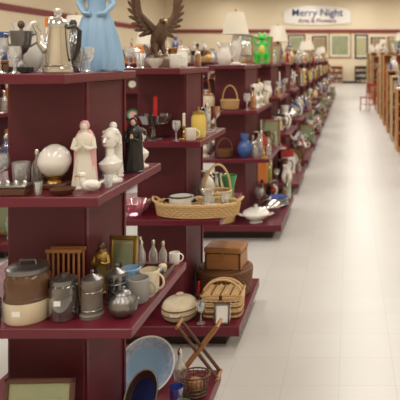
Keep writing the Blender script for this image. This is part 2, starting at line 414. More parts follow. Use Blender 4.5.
CAT=[('coffee_mug',[lambda:mk_mug(WHITE),lambda:mk_mug(BLUE),lambda:mk_mug(BROWNG),lambda:mk_mug(RED),lambda:mk_mug(CREAM),lambda:mk_mug(YEL)],3),
 ('wine_glass',[lambda:mk_goblet(GLASS),lambda:mk_goblet(GLASS,.13),lambda:mk_goblet(AMBER,.14),lambda:mk_goblet(BGLASS,.15)],4),
 ('drinking_glass',[lambda:mk_tumbler(GLASS),lambda:mk_tumbler(GLASS),lambda:mk_tumbler(GGLASS),lambda:mk_tumbler(BGLASS)],3),
 ('glass_bowl',[lambda:mk_bowl(GLASS,.08,.06,12,.05),lambda:mk_bowl(PGLASS,.075,.06,10,.08),lambda:mk_footed(GLASS,.075,.12)],2),
 ('ceramic_bowl',[lambda:mk_bowl(WHITE,.075),lambda:mk_bowl(LBLUE,.07),lambda:mk_bowl(WHITE,.06,.05)],2),
 ('flower_vase',[lambda:mk_vase(WHITE,.2,0),lambda:mk_vase(BLUE,.22,2),lambda:mk_vase(GGLASS,.2,1),lambda:mk_vase(PINK,.17,2),lambda:mk_vase(GLASS,.24,1),lambda:mk_vase(GREEN,.18,0),lambda:mk_vase(WHITE,.24,2),lambda:mk_vase(ORANGE,.16,0),lambda:mk_vase(BGLASS,.22,0),lambda:mk_vase(BRASS,.2,2)],5),
 ('water_pitcher',[lambda:mk_pitcher(GLASS,.18),lambda:mk_pitcher(WHITE,.17),lambda:mk_pitcher(BROWNG,.16),lambda:mk_pitcher(SILVER,.17)],4),
 ('teapot',[lambda:mk_teapot(WHITE,.8),lambda:mk_teapot(SILVER,.85,BLACK),lambda:mk_teapot(BLUE,.75),lambda:mk_teapot(WHITE,1)],3),
 ('lidded_jar',[lambda:mk_jar(CREAM,WOOD),lambda:mk_jar(WHITE,BLUE,.045,.12),lambda:mk_jar(BROWNG,BROWNG,.05,.14),lambda:mk_jar(GLASS,SILVER,.05,.18),lambda:mk_jar(RED,WHITE,.05,.15)],3),
 ('glass_bottle',[lambda:mk_bottle(GLASS,.15),lambda:mk_bottle(AMBER,.17,BLACK),lambda:mk_bottle(GGLASS,.2,WOOD),lambda:mk_bottle(GLASS,.2),lambda:mk_bottle(BGLASS,.22)],4),
 ('candlestick',[lambda:mk_candle(BRASS,WAX,.2),lambda:mk_candle(SILVER,IVORY,.2),lambda:mk_candle(BRASS,IVORY,.28)],2),
 ('jewelry_chest',[lambda:mk_chest(WOOD,.13,.09,.08),lambda:mk_chest(DWOOD,.12,.09,.07),lambda:mk_chest(WOOD,.2,.13,.11)],2),
 ('decorative_plate',[lambda:mk_plate(WHITE,BLUE,.08),lambda:mk_plate(CREAM,GREEN,.075,PINK),lambda:mk_plate(WHITE,RED,.08),lambda:mk_plate(WHITE,GOLD,.11)],2),
 ('duck_figurine',[lambda:mk_duck(WHITE,.9),lambda:mk_duck(YEL,.9)],1),
 ('cat_figurine',[lambda:mk_cat(IVORY),lambda:mk_cat(BLACK),lambda:mk_cat(ORANGE,.9)],1),
 ('robed_figurine',[lambda:mk_robed(WHITE,LBLUE,SKIN,.2),lambda:mk_robed(RED,WHITE,SKIN,.17),lambda:mk_robed(IVORY,IVORY,IVORY,.19)],1),
 ('picture_frame',[lambda:mk_frame(GOLD,PICT,.12,.15),lambda:mk_frame(SILVER,PAPER,.11,.14),lambda:mk_frame(DWOOD,PICT,.12,.16),lambda:mk_frame(WOOD,PICT2,.2,.25)],2),
 ('plate_stack',[lambda:mk_platestack(WHITE,6,.08),lambda:mk_platestack(CREAM,5,.08),lambda:mk_platestack(WHITE,10,.11)],2),
 ('wicker_basket',[lambda:mk_basket(WICK,.065,.055,.07),lambda:mk_basket(WICKD,.065,.055,.06),lambda:mk_basket(WICKL,.13,.09,.08)],2),
 ('mantel_clock',[lambda:mk_clock()],1),
 ('silver_tureen',[lambda:mk_tureen(SILVER),lambda:mk_tureen(WHITE,.8)],2),
 ('table_lamp',[lambda:mk_lamp(WHITE,.36),lambda:mk_lamp(BLUE,.44)],3),
 ('casserole_dish',[lambda:mk_casserole(CREAM,CREAM),lambda:mk_casserole(WHITE,GLASS)],2),
 ('glass_cake_stand',[lambda:mk_cakestand()],1),
 ('porcelain_bust',[lambda:mk_bust(WHITE,.2),lambda:mk_bust(IVORY,.25)],1),
 ('hardcover_books',[lambda:mk_books(random.Random(4),.15),lambda:mk_books(random.Random(6),.1)],1)]
FLAT=[(i,j) for i,e in enumerate(CAT) for j in range(len(e[1]))]
WTS=[CAT[i][2]/len(CAT[i][1]) for i,j in FLAT]
_cache={}
def cat_mb(i,j):
    k=(i,j,SEG)
    if k not in _cache:
        m=CAT[i][1][j](); _cache[k]=(m,m.bb())
    return _cache[k]
_mcache={}
def cat_mesh(i,j):
    k=(i,j)
    if k not in _mcache: _mcache[k]=cat_mb(i,j)[0].mesh(CAT[i][0])
    return _mcache[k]
def rotrect(bb,x,y,rz,sc=1):
    c,s=math.cos(rz)*sc,math.sin(rz)*sc
    P=[(u*c-w*s,u*s+w*c) for u in bb[:2] for w in bb[2:4]]
    return (x+min(p[0] for p in P),x+max(p[0] for p in P),y+min(p[1] for p in P),y+max(p[1] for p in P))
OCC={}
def scatter(x0,x1,y0,y1,z,maxh,rng,out,occ,tries=300,k=1.0,minh=0):
    for t in range(tries):
        i,j=rng.choices(FLAT,WTS)[0]; mb,bb=cat_mb(i,j)
        w=max(bb[1]-bb[0],bb[3]-bb[2])
        if bb[4]>maxh: continue
        if t<tries*.2 and (w<.13 or bb[4]<minh): continue
        if t<tries*.6 and bb[4]<minh: continue
        if t>tries*.55 and w>.12: continue
        if t>tries*.8 and w>.09: continue
        rz=rng.uniform(-.5,.5)
        if w>.14 and rng.random()<.3: rz+=PI/2
        sc=rng.uniform(.88,1.12)*k
        if t>tries*.8: sc*=.85
        if bb[4]*sc>maxh: sc=maxh/bb[4]
        r=rotrect(bb,0,0,rz,sc)
        if r[1]-r[0]>x1-x0 or r[3]-r[2]>y1-y0: continue
        x=rng.uniform(x0-r[0],x1-r[1]); y=rng.uniform(y0-r[2],y1-r[3])
        q=(x+r[0]-.001,x+r[1]+.001,y+r[2]-.001,y+r[3]+.001)
        if any(q[0]<o[1] and q[1]>o[0] and q[2]<o[3] and q[3]>o[2] for o in occ): continue
        occ.append(q)
        if out is None: place(cat_mesh(i,j),CAT[i][0],(x,y,z),rz,sc)
        else: out.merge(mb,Matrix.Translation((x,y,z))@Matrix.Rotation(rz,4,'Z')@Matrix.Diagonal((sc,sc,sc,1)))

# ---------------------------------------------------------------- room
def bx(name,c,d,m):
    b=MB(); b.box((0,0,0),d,m); return b.obj(name,c)
XL,XR,YB,YF,CH=-14.0,9.0,-5.0,45.0,6.5
fm,nt,b=_nt('vinyl_tile_floor'); N,L=nt.nodes,nt.links
tc=N.new('ShaderNodeTexCoord'); br=N.new('ShaderNodeTexBrick')
br.offset=0; br.inputs['Scale'].default_value=1.0
br.inputs['Brick Width'].default_value=.305; br.inputs['Row Height'].default_value=.305
br.inputs['Mortar Size'].default_value=.0025; br.inputs['Mortar Smooth'].default_value=.6
br.inputs['Color1'].default_value=(.565,.54,.51,1); br.inputs['Color2'].default_value=(.54,.515,.485,1)
br.inputs['Mortar'].default_value=(.45,.43,.40,1)
nz=N.new('ShaderNodeTexNoise'); nz.inputs['Scale'].default_value=2.5; nz.inputs['Detail'].default_value=6
mx=N.new('ShaderNodeMix'); mx.data_type='RGBA'; mx.blend_type='MULTIPLY'; mx.inputs[0].default_value=.14
L.new(tc.outputs['Object'],br.inputs[0]); L.new(tc.outputs['Object'],nz.inputs[0])
L.new(br.outputs[0],mx.inputs[6]); L.new(nz.outputs[0],mx.inputs[7]); L.new(mx.outputs[2],b.inputs['Base Color'])
mr=N.new('ShaderNodeMapRange'); mr.inputs[3].default_value=.27; mr.inputs[4].default_value=.40
L.new(nz.outputs[0],mr.inputs[0]); L.new(mr.outputs[0],b.inputs['Roughness'])
b.inputs['Specular IOR Level'].default_value=.5
WALL=mat('cream_wall_paint',(.76,.65,.48),.8,col2=(.72,.61,.44),scale=1)
CEIL=mat('ceiling_tile',(.82,.80,.76),.9,scale=2)
TRIMM=mat('maroon_trim',(.22,.03,.03),.6)
cx,cy=(XL+XR)/2,(YB+YF)/2
bx('floor',(cx,cy,-.05),(XR-XL,YF-YB,.1),fm)
bx('ceiling',(cx,cy,CH+.05),(XR-XL,YF-YB,.1),CEIL)
bx('wall_back',(cx,YF+.05,CH/2),(XR-XL,.1,CH),WALL)
bx('wall_front',(cx,YB-.05,CH/2),(XR-XL,.1,CH),WALL)
bx('wall_left',(XL-.05,cy,CH/2),(.1,YF-YB,CH),WALL)
bx('wall_right',(XR+.05,cy,CH/2),(.1,YF-YB,CH),WALL)
bx('trim_1',(cx,YF-.03,3.9),(XR-XL,.06,.28),TRIMM)
bx('trim_2',(XL+.03,cy,3.9),(.06,YF-YB-.2,.28),TRIMM)
bx('baseboard_back',(cx,YF-.02,.08),(XR-XL,.04,.16),KICK)
bx('baseboard_left',(XL+.02,cy,.08),(.04,YF-YB-.2,.16),KICK)
bx('baseboard_right',(XR-.02,cy,.08),(.04,YF-YB-.2,.16),KICK)

# ---------------------------------------------------------------- display units
XC=-1.21
LV=[(1.70,.19),(1.26,.31),(.79,.43),(.15,.545)]
def unit(Y0,dep,xc=XC,name='display_shelf_unit',ext=.2):
    b=MB(); T=.036
    b.box((xc,Y0+.25+(dep-.27)/2,.83),(.30,dep-.27,1.664),BURGD,bev=.003)
    for s in(-1,1):
        b.box((xc+s*.152,Y0+.27,.83),(.012,.02,1.66),BURG); b.box((xc+s*.152,Y0+dep-.05,.83),(.012,.02,1.66),BURG)
    for z,hw in LV[:3]:
        b.box((xc,Y0+dep/2,z-T/2),(hw*2,dep,T),BURG,bev=.003)
        for s in(-1,1):
            if hw>.25:
                b.box((xc+s*(.15+(hw-.15)*.4),Y0+.32,z-T-.012),((hw-.15)*.8,.012,.024),KICK)
                b.box((xc+s*(.15+(hw-.15)*.4),Y0+dep-.1,z-T-.012),((hw-.15)*.8,.012,.024),KICK)
    z,hw=LV[3]
    b.box((xc,Y0+(dep+ext)/2,z-.03),(hw*2,dep+ext,.06),BURG,bev=.003)
    b.box((xc,Y0+(dep+ext)/2,(z-.06)/2),(hw*2-.2,dep+ext-.2,z-.06),KICK)
    return b.obj(name)
A0,B0,C0=2.14,3.60,5.80
unit(A0,.72,ext=.24); unit(B0,.74,ext=.06); unit(C0,1.1)
def fill_unit(Y0,dep,xc,rng,out,occs=None,ext=.2,topy=0,k=1.0,toph=.16):
    gaps=[.66,.40,.42,.56]
    for q,(z,hw) in enumerate(LV):
        occ=[] if occs is None else occs[q]
        e=z+.001
        if q: occ.append((xc-.165,xc+.165,Y0+.24,Y0+dep))
        d=dep+(ext if q==3 else 0)
        if q==0: scatter(xc-hw+.004,xc+hw-.004,Y0+.008+topy,Y0+d-.01,e,gaps[q],rng,out,occ,1500,k*1.15,toph)
        else:
            kk=k*(1.25 if q==3 else 1.08)
            scatter(xc-hw+.006,xc+hw-.006,Y0+.008,Y0+.238,e,gaps[q],rng,out,occ,900,kk,.13)
            scatter(xc+.17,xc+hw-.004,Y0+.02,Y0+d-.01,e,gaps[q],rng,out,occ,1300,kk,.13)
            scatter(xc-hw+.006,xc-.17,Y0+.25,Y0+d-.01,e,gaps[q],rng,out,occ,250,kk)
def O(b,n,x,y,z,rz=0,sc=1):
    OCC.setdefault(round(z,2),[]).append(rotrect(b.bb(),x,y,rz,sc))
    return b.obj(n,(x,y,z+.0005),rz,sc)
Z1,Z2,Z3,Z4=1.70,1.26,.79,.15

O(mk_lamp(WHITE,.55,.14),'table_lamp',-1.20,6.30,Z1)
O(mk_tureen(WHITE,1.1),'soup_tureen',-.93,5.93,Z4,.1); O(mk_tureen(SILVER,1.1),'silver_tureen',-.84,6.25,Z4,.5)
O(mk_platestack(WHITE,10,.12),'plate_stack',-.80,6.6,Z4); O(mk_basket(WICKL,.13,.1,.08),'wicker_basket',-1.28,5.92,Z4)
occs=[list(OCC.get(z,[])) for z in (Z1,Z2,Z3,Z4)]
fill_unit(C0,1.1,XC,random.Random(21),None,occs,k=1.1)
SEG=12
far=[7.75,9.6,11.45,13.3,15.15,17.0,19.0,21.0,23.0,25.5,28.0]
masses=[]
for s in (31,32,33,34,35):
    o=MB(); fill_unit(0,1.1,0,random.Random(s),o,topy=.24 if s==31 else 0,k=1.18,toph=.2); masses.append(o.mesh('assorted_bric_a_brac'))
for i,y in enumerate(far):
    unit(y,1.1); place(masses[0 if i==0 else 1+(i*3)%4],'assorted_bric_a_brac',(XC,y,0))
for i,y in enumerate([3.2,5.2,7.2,9.4,11.8,14.5]):
    unit(y,1.1,-3.5); place(masses[1+(i+1)%4],'assorted_bric_a_brac',(-3.5,y,0))
SEG=24

# ---------------------------------------------------------------- unit A, top shelf
def percolator():
    b=MB(); b.lathe([(0,0),(.052,0),(.054,.006),(.05,.02),(.047,.03),(.036,.16),(.034,.175),(.037,.18),(.037,.186)],SILVER)
    b.lathe([(.037,.186),(.03,.2),(.012,.208),(.008,.212)],SILVER)
    b.lathe([(.008,.212),(.015,.222),(.013,.238),(0,.245)],GLASS)
    b.tube([(-.040,0,.085),(-.062,0,.11),(-.068,0,.15),(-.088,0,.185)],[.02,.014,.010,.007],SILVER,10)
    b.tube([(.036,0,.17),(.06,0,.178),(.078,0,.16),(.074,0,.1),(.06,0,.055),(.048,0,.05)],[.006,.007,.009,.009,.007,.006],BLACK,8)
    b.tube([(.049*math.cos(t*PI/12),.049*math.sin(t*PI/12),.028) for t in range(24)],.003,SILVER,5,True); return b
O(percolator(),'coffee_percolator',-1.095,2.25,Z1,.1,1.0)
def trophy():
    b=MB(); b.box((0,0,.012),(.07,.07,.024),BLACK,bev=.003)
    b.lathe([(.026,.024),(.02,.03),(.008,.045),(.008,.07),(.02,.08),(.034,.11),(.038,.15),(.04,.16),(.036,.16),(0,.1)],PEWTER)
    for s in(-1,1): b.tube([(s*.036,0,.145),(s*.058,0,.15),(s*.06,0,.12),(s*.03,0,.1)],.004,PEWTER,6)
    b.tube([(0,0,.1),(0,0,.175)],.006,PEWTER); b.ell((0,0,.185),(.013,.013,.016),BRONZE); return b
O(trophy(),'loving_cup_trophy',-1.255,2.29,Z1,.2)
O(mk_jar(GLASS,SILVER,.034,.15),'glass_canister',-1.345,2.20,Z1)
O(mk_goblet(GLASS,.13),'wine_glass',-1.275,2.185,Z1); O(mk_goblet(GLASS,.10),'sherry_glass',-1.215,2.175,Z1)
O(mk_chest(WOOD,.07,.05,.05),'trinket_box',-1.350,2.29,Z1,.1)
O(mk_pitcher(WHITE,.2),'white_pitcher',-1.315,2.43,Z1,2.6)
O(mk_bottle(GLASS,.22),'glass_decanter',-1.175,2.365,Z1); O(mk_bottle(SMOKE,.21,BLACK),'glass_bottle',-1.105,2.395,Z1)
O(mk_goblet(GLASS,.10),'sherry_glass',-1.045,2.40,Z1); O(mk_goblet(GLASS,.085),'sherry_glass',-1.09,2.47,Z1); O(mk_tumbler(GLASS),'drinking_glass',-1.17,2.46,Z1)
O(mk_goblet(GLASS,.16),'wine_glass',-1.32,2.57,Z1)
def ladyblue():
    b=MB(); h=.48
    b.lathe([(0,0),(.225,0),(.235,.02,.06),(.215,.15,.09),(.175,.32,.10),(.13,.48,.07),(.075,.6,.03),(.09,.68,.0),(.105,.76,0),(.04,.81,0),(.03,.84,0)],LBLUE,n=11,sy=.85)
    b.lathe([(.14,.30,.1),(.10,.56,.06),(.10,.74,.02),(.06,.80,0)],WHITE,Matrix.Translation((-.03,.05,0)),n=7,sy=.8)
    b.ell((0,-.01,.885),(.05,.05,.062),SKIN); b.ell((0,.015,.90),(.06,.058,.062),BROWNG)
    b.ell((0,-.06,.882),(.008,.01,.012),SKIN,seg=6)
    for s in(-1,1):
        b.tube([(s*.095,0,.75),(s*.15,-.03,.62),(s*.09,-.10,.53),(s*.03,-.12,.52)],[.034,.03,.024,.018],LBLUE,8)
        b.ell((s*.02,-.056,.895),(.006,.004,.005),BLACK,seg=6)
    b.v=[(x*h,y*h,z*h) for x,y,z in b.v]; tag(b,-.055,-.102,.07,w=.04,h=.028); return b
O(ladyblue(),'blue_gown_lady_statue',-1.125,2.67,Z1,.15)
scatter(-1.40,-1.02,2.15,2.36,Z1+.001,.13,random.Random(70),None,OCC[Z1],700,.8)
scatter(-1.40,-1.02,2.36,2.85,Z1+.001,.24,random.Random(78),None,OCC[Z1],1500)
# ---------------------------------------------------------------- unit A, shelf 2
def egg():
    b=MB(); b.box((0,0,.010),(.11,.085,.02),DWOOD,bev=.004)
    b.lathe([(0,.02),(.03,.02),(.022,.03),(.03,.04),(.04,.048),(.036,.049),(.0,.036)],BRASS)
    b.lathe([(0,.038),(.025,.042),(.048,.062),(.060,.09),(.061,.108),(.052,.135),(.034,.155),(.014,.165),(0,.167)],WHITE); return b
O(egg(),'ostrich_egg_on_stand',-1.135,2.305,Z2)
O(mk_goblet(GLASS,.11),'sherry_glass',-1.335,2.20,Z2); O(mk_tumbler(GLASS),'drinking_glass',-1.255,2.29,Z2)
O(mk_goblet(GLASS,.13),'wine_glass',-1.335,2.30,Z2); O(mk_mug(SILVER),'silver_cup',-1.41,2.25,Z2)
def flatbox():
    b=MB(); b.box((0,0,.014),(.12,.06,.028),DWOOD,bev=.003); b.box((0,0,.033),(.125,.065,.009),PEWTER,bev=.002)
    for i in range(4): b.lathe([(0,.0375),(.009,.0375),(.006,.05),(0,.056)],SILVER,Matrix.Translation((-.045+i*.03,0,0)),seg=10)
    return b
O(flatbox(),'keepsake_box',-1.23,2.185,Z2,.05)
def dishb(c=DWOOD):
    b=MB(); b.lathe([(0,0),(.03,0),(.045,.02),(.043,.02),(0,.006)],c); return b
O(dishb(),'trinket_dish',-1.05,2.195,Z2); O(mk_tumbler(GLASS),'votive_glass',-1.135,2.185,Z2,0,.45)
O(mk_robed(IVORY,PINK,IVORY,.27),'madonna_statue',-1.02,2.305,Z2,.2)
O(mk_bust(WHITE,.23),'porcelain_bust',-.965,2.42,Z2,-.2)
O(mk_robed(WHITE,WHITE,WHITE,.24),'praying_angel_statue',-1.0,2.53,Z2,0)
O(mk_duck(WHITE,.7),'swan_figurine',-.965,2.235,Z2,.3)
O(mk_robed(BLACK,BLACK,SKIN,.25),'nun_figurine',-.95,2.63,Z2,.15)
O(mk_bust(IVORY,.19,DHAIR),'dark_haired_bust',-.96,2.745,Z2,-.2)
O(mk_tumbler(GLASS),'votive_glass',-.93,2.31,Z2,0,.5)
OCC[Z2].append((-1.375,-1.045,2.385,2.86))
scatter(-1.515,-.903,2.145,2.38,Z2+.001,.17,random.Random(5),None,OCC[Z2],900,.9)
scatter(-1.04,-.903,2.145,2.85,Z2+.001,.17,random.Random(6),None,OCC[Z2],600,.9)
# ---------------------------------------------------------------- unit A, shelf 3
def crock():
    b=MB(); b.lathe([(0,0),(.074,0),(.078,.006),(.079,.088)],CREAM); b.lathe([(.079,.088),(.079,.15),(.07,.17),(.066,.175)],BROWNG)
    b.lathe([(.0795,.078),(.0815,.081),(.0815,.087),(.0795,.09)],BROWNG)
    b.lathe([(.066,.175),(.074,.177),(.074,.192),(.066,.198),(0,.2)],PEWTER)
    b.tube([(-.03,0,.2),(-.028,0,.216),(.028,0,.216),(.03,0,.2)],.004,PEWTER,6); tag(b,0,-.080,.045,w=.03,h=.018); return b
O(crock(),'stoneware_crock',-1.20,2.235,Z3,0,1.0)
def canister():
    b=MB(); b.lathe([(0,0),(.048,0),(.052,.005),(.052,.115),(.046,.125),(.044,.128)],SMOKE); b.lathe([(0,.003),(.046,.005),(.046,.085),(0,.09)],BROWNG)
    b.lathe([(.048,.128),(.048,.145),(.03,.15),(.01,.152),(.012,.164),(0,.168)],PEWTER)
    b.box((0,-.0525,.07),(.024,.002,.018),PAPER); return b
O(canister(),'glass_coffee_canister',-1.068,2.24,Z3)
def stein(c=PEWTER,c2=GREY,h=.13):
    b=MB(); b.lathe([(0,0),(.042,0),(.043,.012),(.038,.016),(.037,h*.85),(.040,h*.88),(.040,h)],c2)
    b.lathe([(.041,h),(.038,h+.012),(.015,h+.024),(.004,h+.03),(.008,h+.04),(0,h+.046)],c)
    b.tube(arc((.038,0,h*.5),.034,PI/2,-PI/2,8,ry=h*.36),.006,c,6)
    b.tube([(.042,0,h*.97),(.055,0,h+.01),(.05,0,h+.03)],.005,c,6)
    for z in(.03,h*.75): b.tube([(.0385*math.cos(t*PI/12),.0385*math.sin(t*PI/12),z) for t in range(24)],.002,c,4,True)
    return b
DSTONE=mat('dark_salt_glaze',(.12,.11,.105),.35,col2=(.22,.18,.14),scale=30)
O(stein(PEWTER,DSTONE),'beer_stein',-.968,2.25,Z3,PI/2); O(stein(PEWTER,SMOKE,.11),'beer_stein',-.925,2.372,Z3,PI/2)
O(mk_teapot(PEWTER,.74,BLACK),'pewter_teapot',-.852,2.25,Z3,PI-.5)
O(mk_mug(GREY),'coffee_mug',-.84,2.385,Z3,0); O(mk_mug(LBLUE),'coffee_mug',-.915,2.505,Z3,2.6); O(mk_mug(CREAM),'coffee_mug',-.83,2.48,Z3,-.2)
O(mk_jar(SMOKE,PEWTER,.036,.10),'lidded_jar',-1.325,2.21,Z3); O(mk_mug(BROWNG),'coffee_mug',-1.41,2.27,Z3)
def rack():
    b=MB()
    for y in(-.02,.02):
        b.box((0,y,.215),(.14,.008,.014),WOOD,bev=.003); b.box((0,y,.02),(.14,.008,.014),WOOD,bev=.003)
        for i in range(7): b.tube([(-.06+i*.02,y,.02),(-.06+i*.02,y,.215)],.004,WOOD,6)
    b.box((0,0,.006),(.15,.055,.012),WOOD,bev=.003); return b
O(rack(),'wooden_letter_rack',-1.115,2.355,Z3)
def figpair():
    b=MB(); b.box((0,0,.01),(.075,.05,.02),DWOOD,bev=.003)
    b.merge(mk_robed(GOLD,BRONZE,BRONZE,.21),Matrix.Translation((0,0,.02))); return b
O(figpair(),'bronze_robed_statuette',-1.01,2.435,Z3,.2)
O(mk_frame(GOLD,PICT,.125,.20,.1),'gilt_picture_frame',-.98,2.58,Z3,-.05)
def tray():
    b=MB(); b.box((0,0,.005),(.2,.16,.01),DWOOD)
    for s in(-1,1): b.box((s*.098,0,.018),(.008,.16,.036),DWOOD,bev=.002); b.box((0,s*.078,.018),(.2,.008,.036),DWOOD,bev=.002)
    for i in range(3):
        b.lathe([(0,.01),(.022,.01),(.024,.035),(.018,.045),(.006,.05),(0,.05)],[BROWNG,PEWTER,CREAM][i],Matrix.Translation((-.06+i*.058,-.03,0)),seg=16)
    b.box((0,.035,.022),(.15,.05,.024),BLACK,bev=.003); return b
O(tray(),'wooden_serving_tray',-.87,2.655,Z3,PI/2,.85)
for i,(x,y) in enumerate([(-.965,2.775),(-.915,2.79),(-.865,2.775)]): O(mk_bottle(GLASS,.125),'oil_cruet',x,y,Z3)
O(mk_mug(WHITE),'coffee_mug',-.825,2.82,Z3,.3,.6)
OCC[Z3].append((-1.375,-1.045,2.385,2.86))
scatter(-1.63,-.79,2.145,2.38,Z3+.001,.22,random.Random(15),None,OCC[Z3],900)
scatter(-1.04,-.785,2.145,2.85,Z3+.001,.22,random.Random(16),None,OCC[Z3],700)
# ---------------------------------------------------------------- unit A, base
def bigplate(c,rim,r,ctr):
    b=MB(); b.lathe([(0,0),(r*.5,0),(r*.6,.003),(r,.02),(r,.024)],c,seg=48)
    b.lathe([(r,.024),(r*.94,.022)],WHITE,seg=48); b.lathe([(r*.94,.022),(r*.68,.009)],rim,seg=48); b.lathe([(r*.68,.009),(r*.6,.006),(0,.006)],ctr,seg=48); return b
DELFT=mat('delft_pattern',(.55,.62,.70),.25,col2=(.08,.17,.40),scale=45)
def lean(b,name,x,y,z,ang,yaw):
    T=Matrix.Rotation(yaw,4,'Z')@Euler((ang,0,0)).to_matrix().to_4x4()
    mz=min((T@Vector(v)).z for v in b.v)
    b.v=[tuple(T@Vector(v)+Vector((0,0,-mz))) for v in b.v]
    OCC.setdefault(round(z,2),[]).append(rotrect(b.bb(),x,y,0))
    return b.obj(name,(x,y,z+.0005))
lean(bigplate(WHITE,DELFT,.135,LBLUE),'blue_white_platter',-1.0,2.96,Z4,math.radians(50),.15)
lean(bigplate(BLACK,PEWTER,.11,DBLUE),'dark_glass_plate',-.925,2.70,Z4,math.radians(60),-.7)
def servtray():
    b=MB(); b.lathe([(0,0),(.13,0),(.17,.018),(.172,.02),(.13,.006),(0,.006)],PEWTER,sy=.7)
    b.lathe([(0,.007),(.11,.007)],DELFT,sy=.65); return b
O(servtray(),'oval_serving_tray',-.86,2.43,Z4,.2,.75)
def folding():
    b=MB()
    for y in(-.045,.045):
        b.tube([(-.10,y,.010),(.10,y,.27)],.009,WOOD,8); b.tube([(.10,y*.75,.010),(-.10,y*.75,.27)],.009,DWOOD,8)
    for x,z in((-.10,.27),(.10,.27),(-.10,.01),(.10,.01)): b.tube([(x,-.05,z),(x,.05,z)],.009,WOOD,8)
    b.tube([(0,-.05,.14),(0,.05,.14)],.006,BRASS,8); return b
O(folding(),'folding_wooden_stand',-.76,3.025,Z4,0)
def wirebasket():
    b=MB(); 
    for i in range(6):
        z=.01+i*.018; r=.055+.003*i; b.tube([(r*math.cos(t*PI/14),r*.8*math.sin(t*PI/14),z) for t in range(28)],.002,BRONZE,4,True)
    for j in range(20):
        t=j*PI/10; b.tube([(.055*math.cos(t),.044*math.sin(t),.008),(.07*math.cos(t),.056*math.sin(t),.1)],.0018,BRONZE,4)
    b.tube([(.071*math.cos(t*PI/14),.057*math.sin(t*PI/14),.102) for t in range(28)],.004,BRONZE,5,True)
    b.lathe([(0,.004),(.055,.004),(.055,.008),(0,.008)],BRONZE,sy=.8); b.ell((0,0,.05),(.04,.032,.035),WOOD); return b
O(wirebasket(),'wire_basket',-.74,2.865,Z4)
O(mk_bottle(GLASS,.2),'salt_shaker',-.825,2.915,Z4)
O(mk_frame(DWOOD,PICT2,.26,.41,.12),'framed_print',-1.16,2.20,Z4,.03); O(mk_frame(GREEN,PICT,.2,.46,.12),'framed_print',-1.42,2.20,Z4,-.02)
O(mk_books(random.Random(2),.12),'hardcover_books',-.86,2.24,Z4)
OCC[Z4].append((-1.375,-1.045,2.385,2.86))
scatter(-1.04,-.675,2.40,3.09,Z4+.001,.11,random.Random(19),None,OCC[Z4],300)
# ---------------------------------------------------------------- unit B
def eagle():
    b=MB()
    b.lathe([(0,0),(.10,0,.06),(.095,.03,.1),(.07,.06,.12),(.05,.075,.1),(0,.08)],BRONZE,n=5,sy=.8)
    b.tube([(0,.05,.10),(0,.02,.15),(0,-.01,.21),(0,-.03,.255),(0,-.04,.28)],[.02,.042,.05,.032,.022],BRONZE,12)
    b.ell((0,-.05,.29),(.022,.028,.022),BRONZE); b.tube([(0,-.072,.292),(0,-.09,.286),(0,-.094,.272)],[.009,.007,.002],GOLD,6)
    for s in(-1,1):
        b.tube([(s*.02,0,.15),(s*.026,-.01,.11),(s*.028,-.02,.078)],[.022,.014,.007],BRONZE,8)
        for k in(-1,0,1): b.tube([(s*.028,-.02,.08),(s*.028+k*.012,-.045,.074)],[.005,.002],GOLD,5)
        b.tube([(s*.03,0,.24),(s*.08,.01,.29),(s*.12,.02,.34)],[.022,.02,.012],BRONZE,8)
        for layer in(0,1):
            for k in range(9):
                u=k/8; ox=s*(.03+.095*u); oz=.235+.11*u-.004*layer
                ang=s*(.1+ (1-u)*1.9); ln=(.10+.07*u)*(1-.4*layer)
                d=Vector((math.sin(ang),0,math.cos(ang)))
                c=Vector((ox,.02-.008*layer,oz))+d*ln*.5
                b.ell(c,(.016,.004,ln*.55),BRONZE,(0,ang,0),seg=8)
        b.ell((s*.013,-.066,.297),(.003,.003,.003),BLACK,seg=6)
    for k in range(-2,3): b.ell((k*.014,.075,.085),(.011,.005,.06),BRONZE,(-.5,k*.15,0),seg=8)
    return b
O(eagle(),'bronze_eagle_statue',-1.26,3.95,Z1,.85,1.05)
O(mk_mug(WHITE),'coffee_mug',-1.07,3.68,Z1,.3,.9); O(mk_bowl(WHITE,.05,.06),'sugar_bowl',-1.19,3.665,Z1)
O(mk_jar(WHITE,WHITE,.035,.12),'ginger_jar',-1.065,3.80,Z1); O(mk_goblet(GLASS,.13),'wine_glass',-1.35,3.66,Z1); O(mk_vase(GLASS,.13,1),'bud_vase',-1.28,3.665,Z1,0,.7)
scatter(-1.40,-1.02,3.61,4.33,Z1+.001,.28,random.Random(3),None,OCC[Z1],1400,1.05,.12)
def candlebowl():
    b=mk_footed(SMOKE,.115,.15); b.lathe([(0,.083),(.016,.083),(.014,.1),(.012,.26),(.003,.266),(0,.266)],WAX,Matrix.Translation((.012,0,0)),seg=14)
    b.tube([(.012,0,.265),(.013,0,.277)],.001,BLACK,4); b.lathe([(0,.08),(.03,.08),(.032,.092),(.018,.094),(.0,.09)],SILVER,Matrix.Translation((.012,0,0)),seg=14); return b
O(candlebowl(),'footed_candle_bowl',-1.22,3.725,Z2)
O(mk_vase(RED,.2,2),'flower_vase',-1.44,3.70,Z2)
O(mk_goblet(GLASS,.12),'sherry_glass',-1.06,3.66,Z2); O(mk_candle(BRASS,IVORY,.16),'candlestick',-1.035,3.74,Z2)
O(mk_jar(YEL,GOLD,.045,.17),'yellow_ginger_jar',-.955,3.78,Z2); O(mk_mug(IVORY),'coffee_mug',-.97,3.655,Z2,.2,.8)
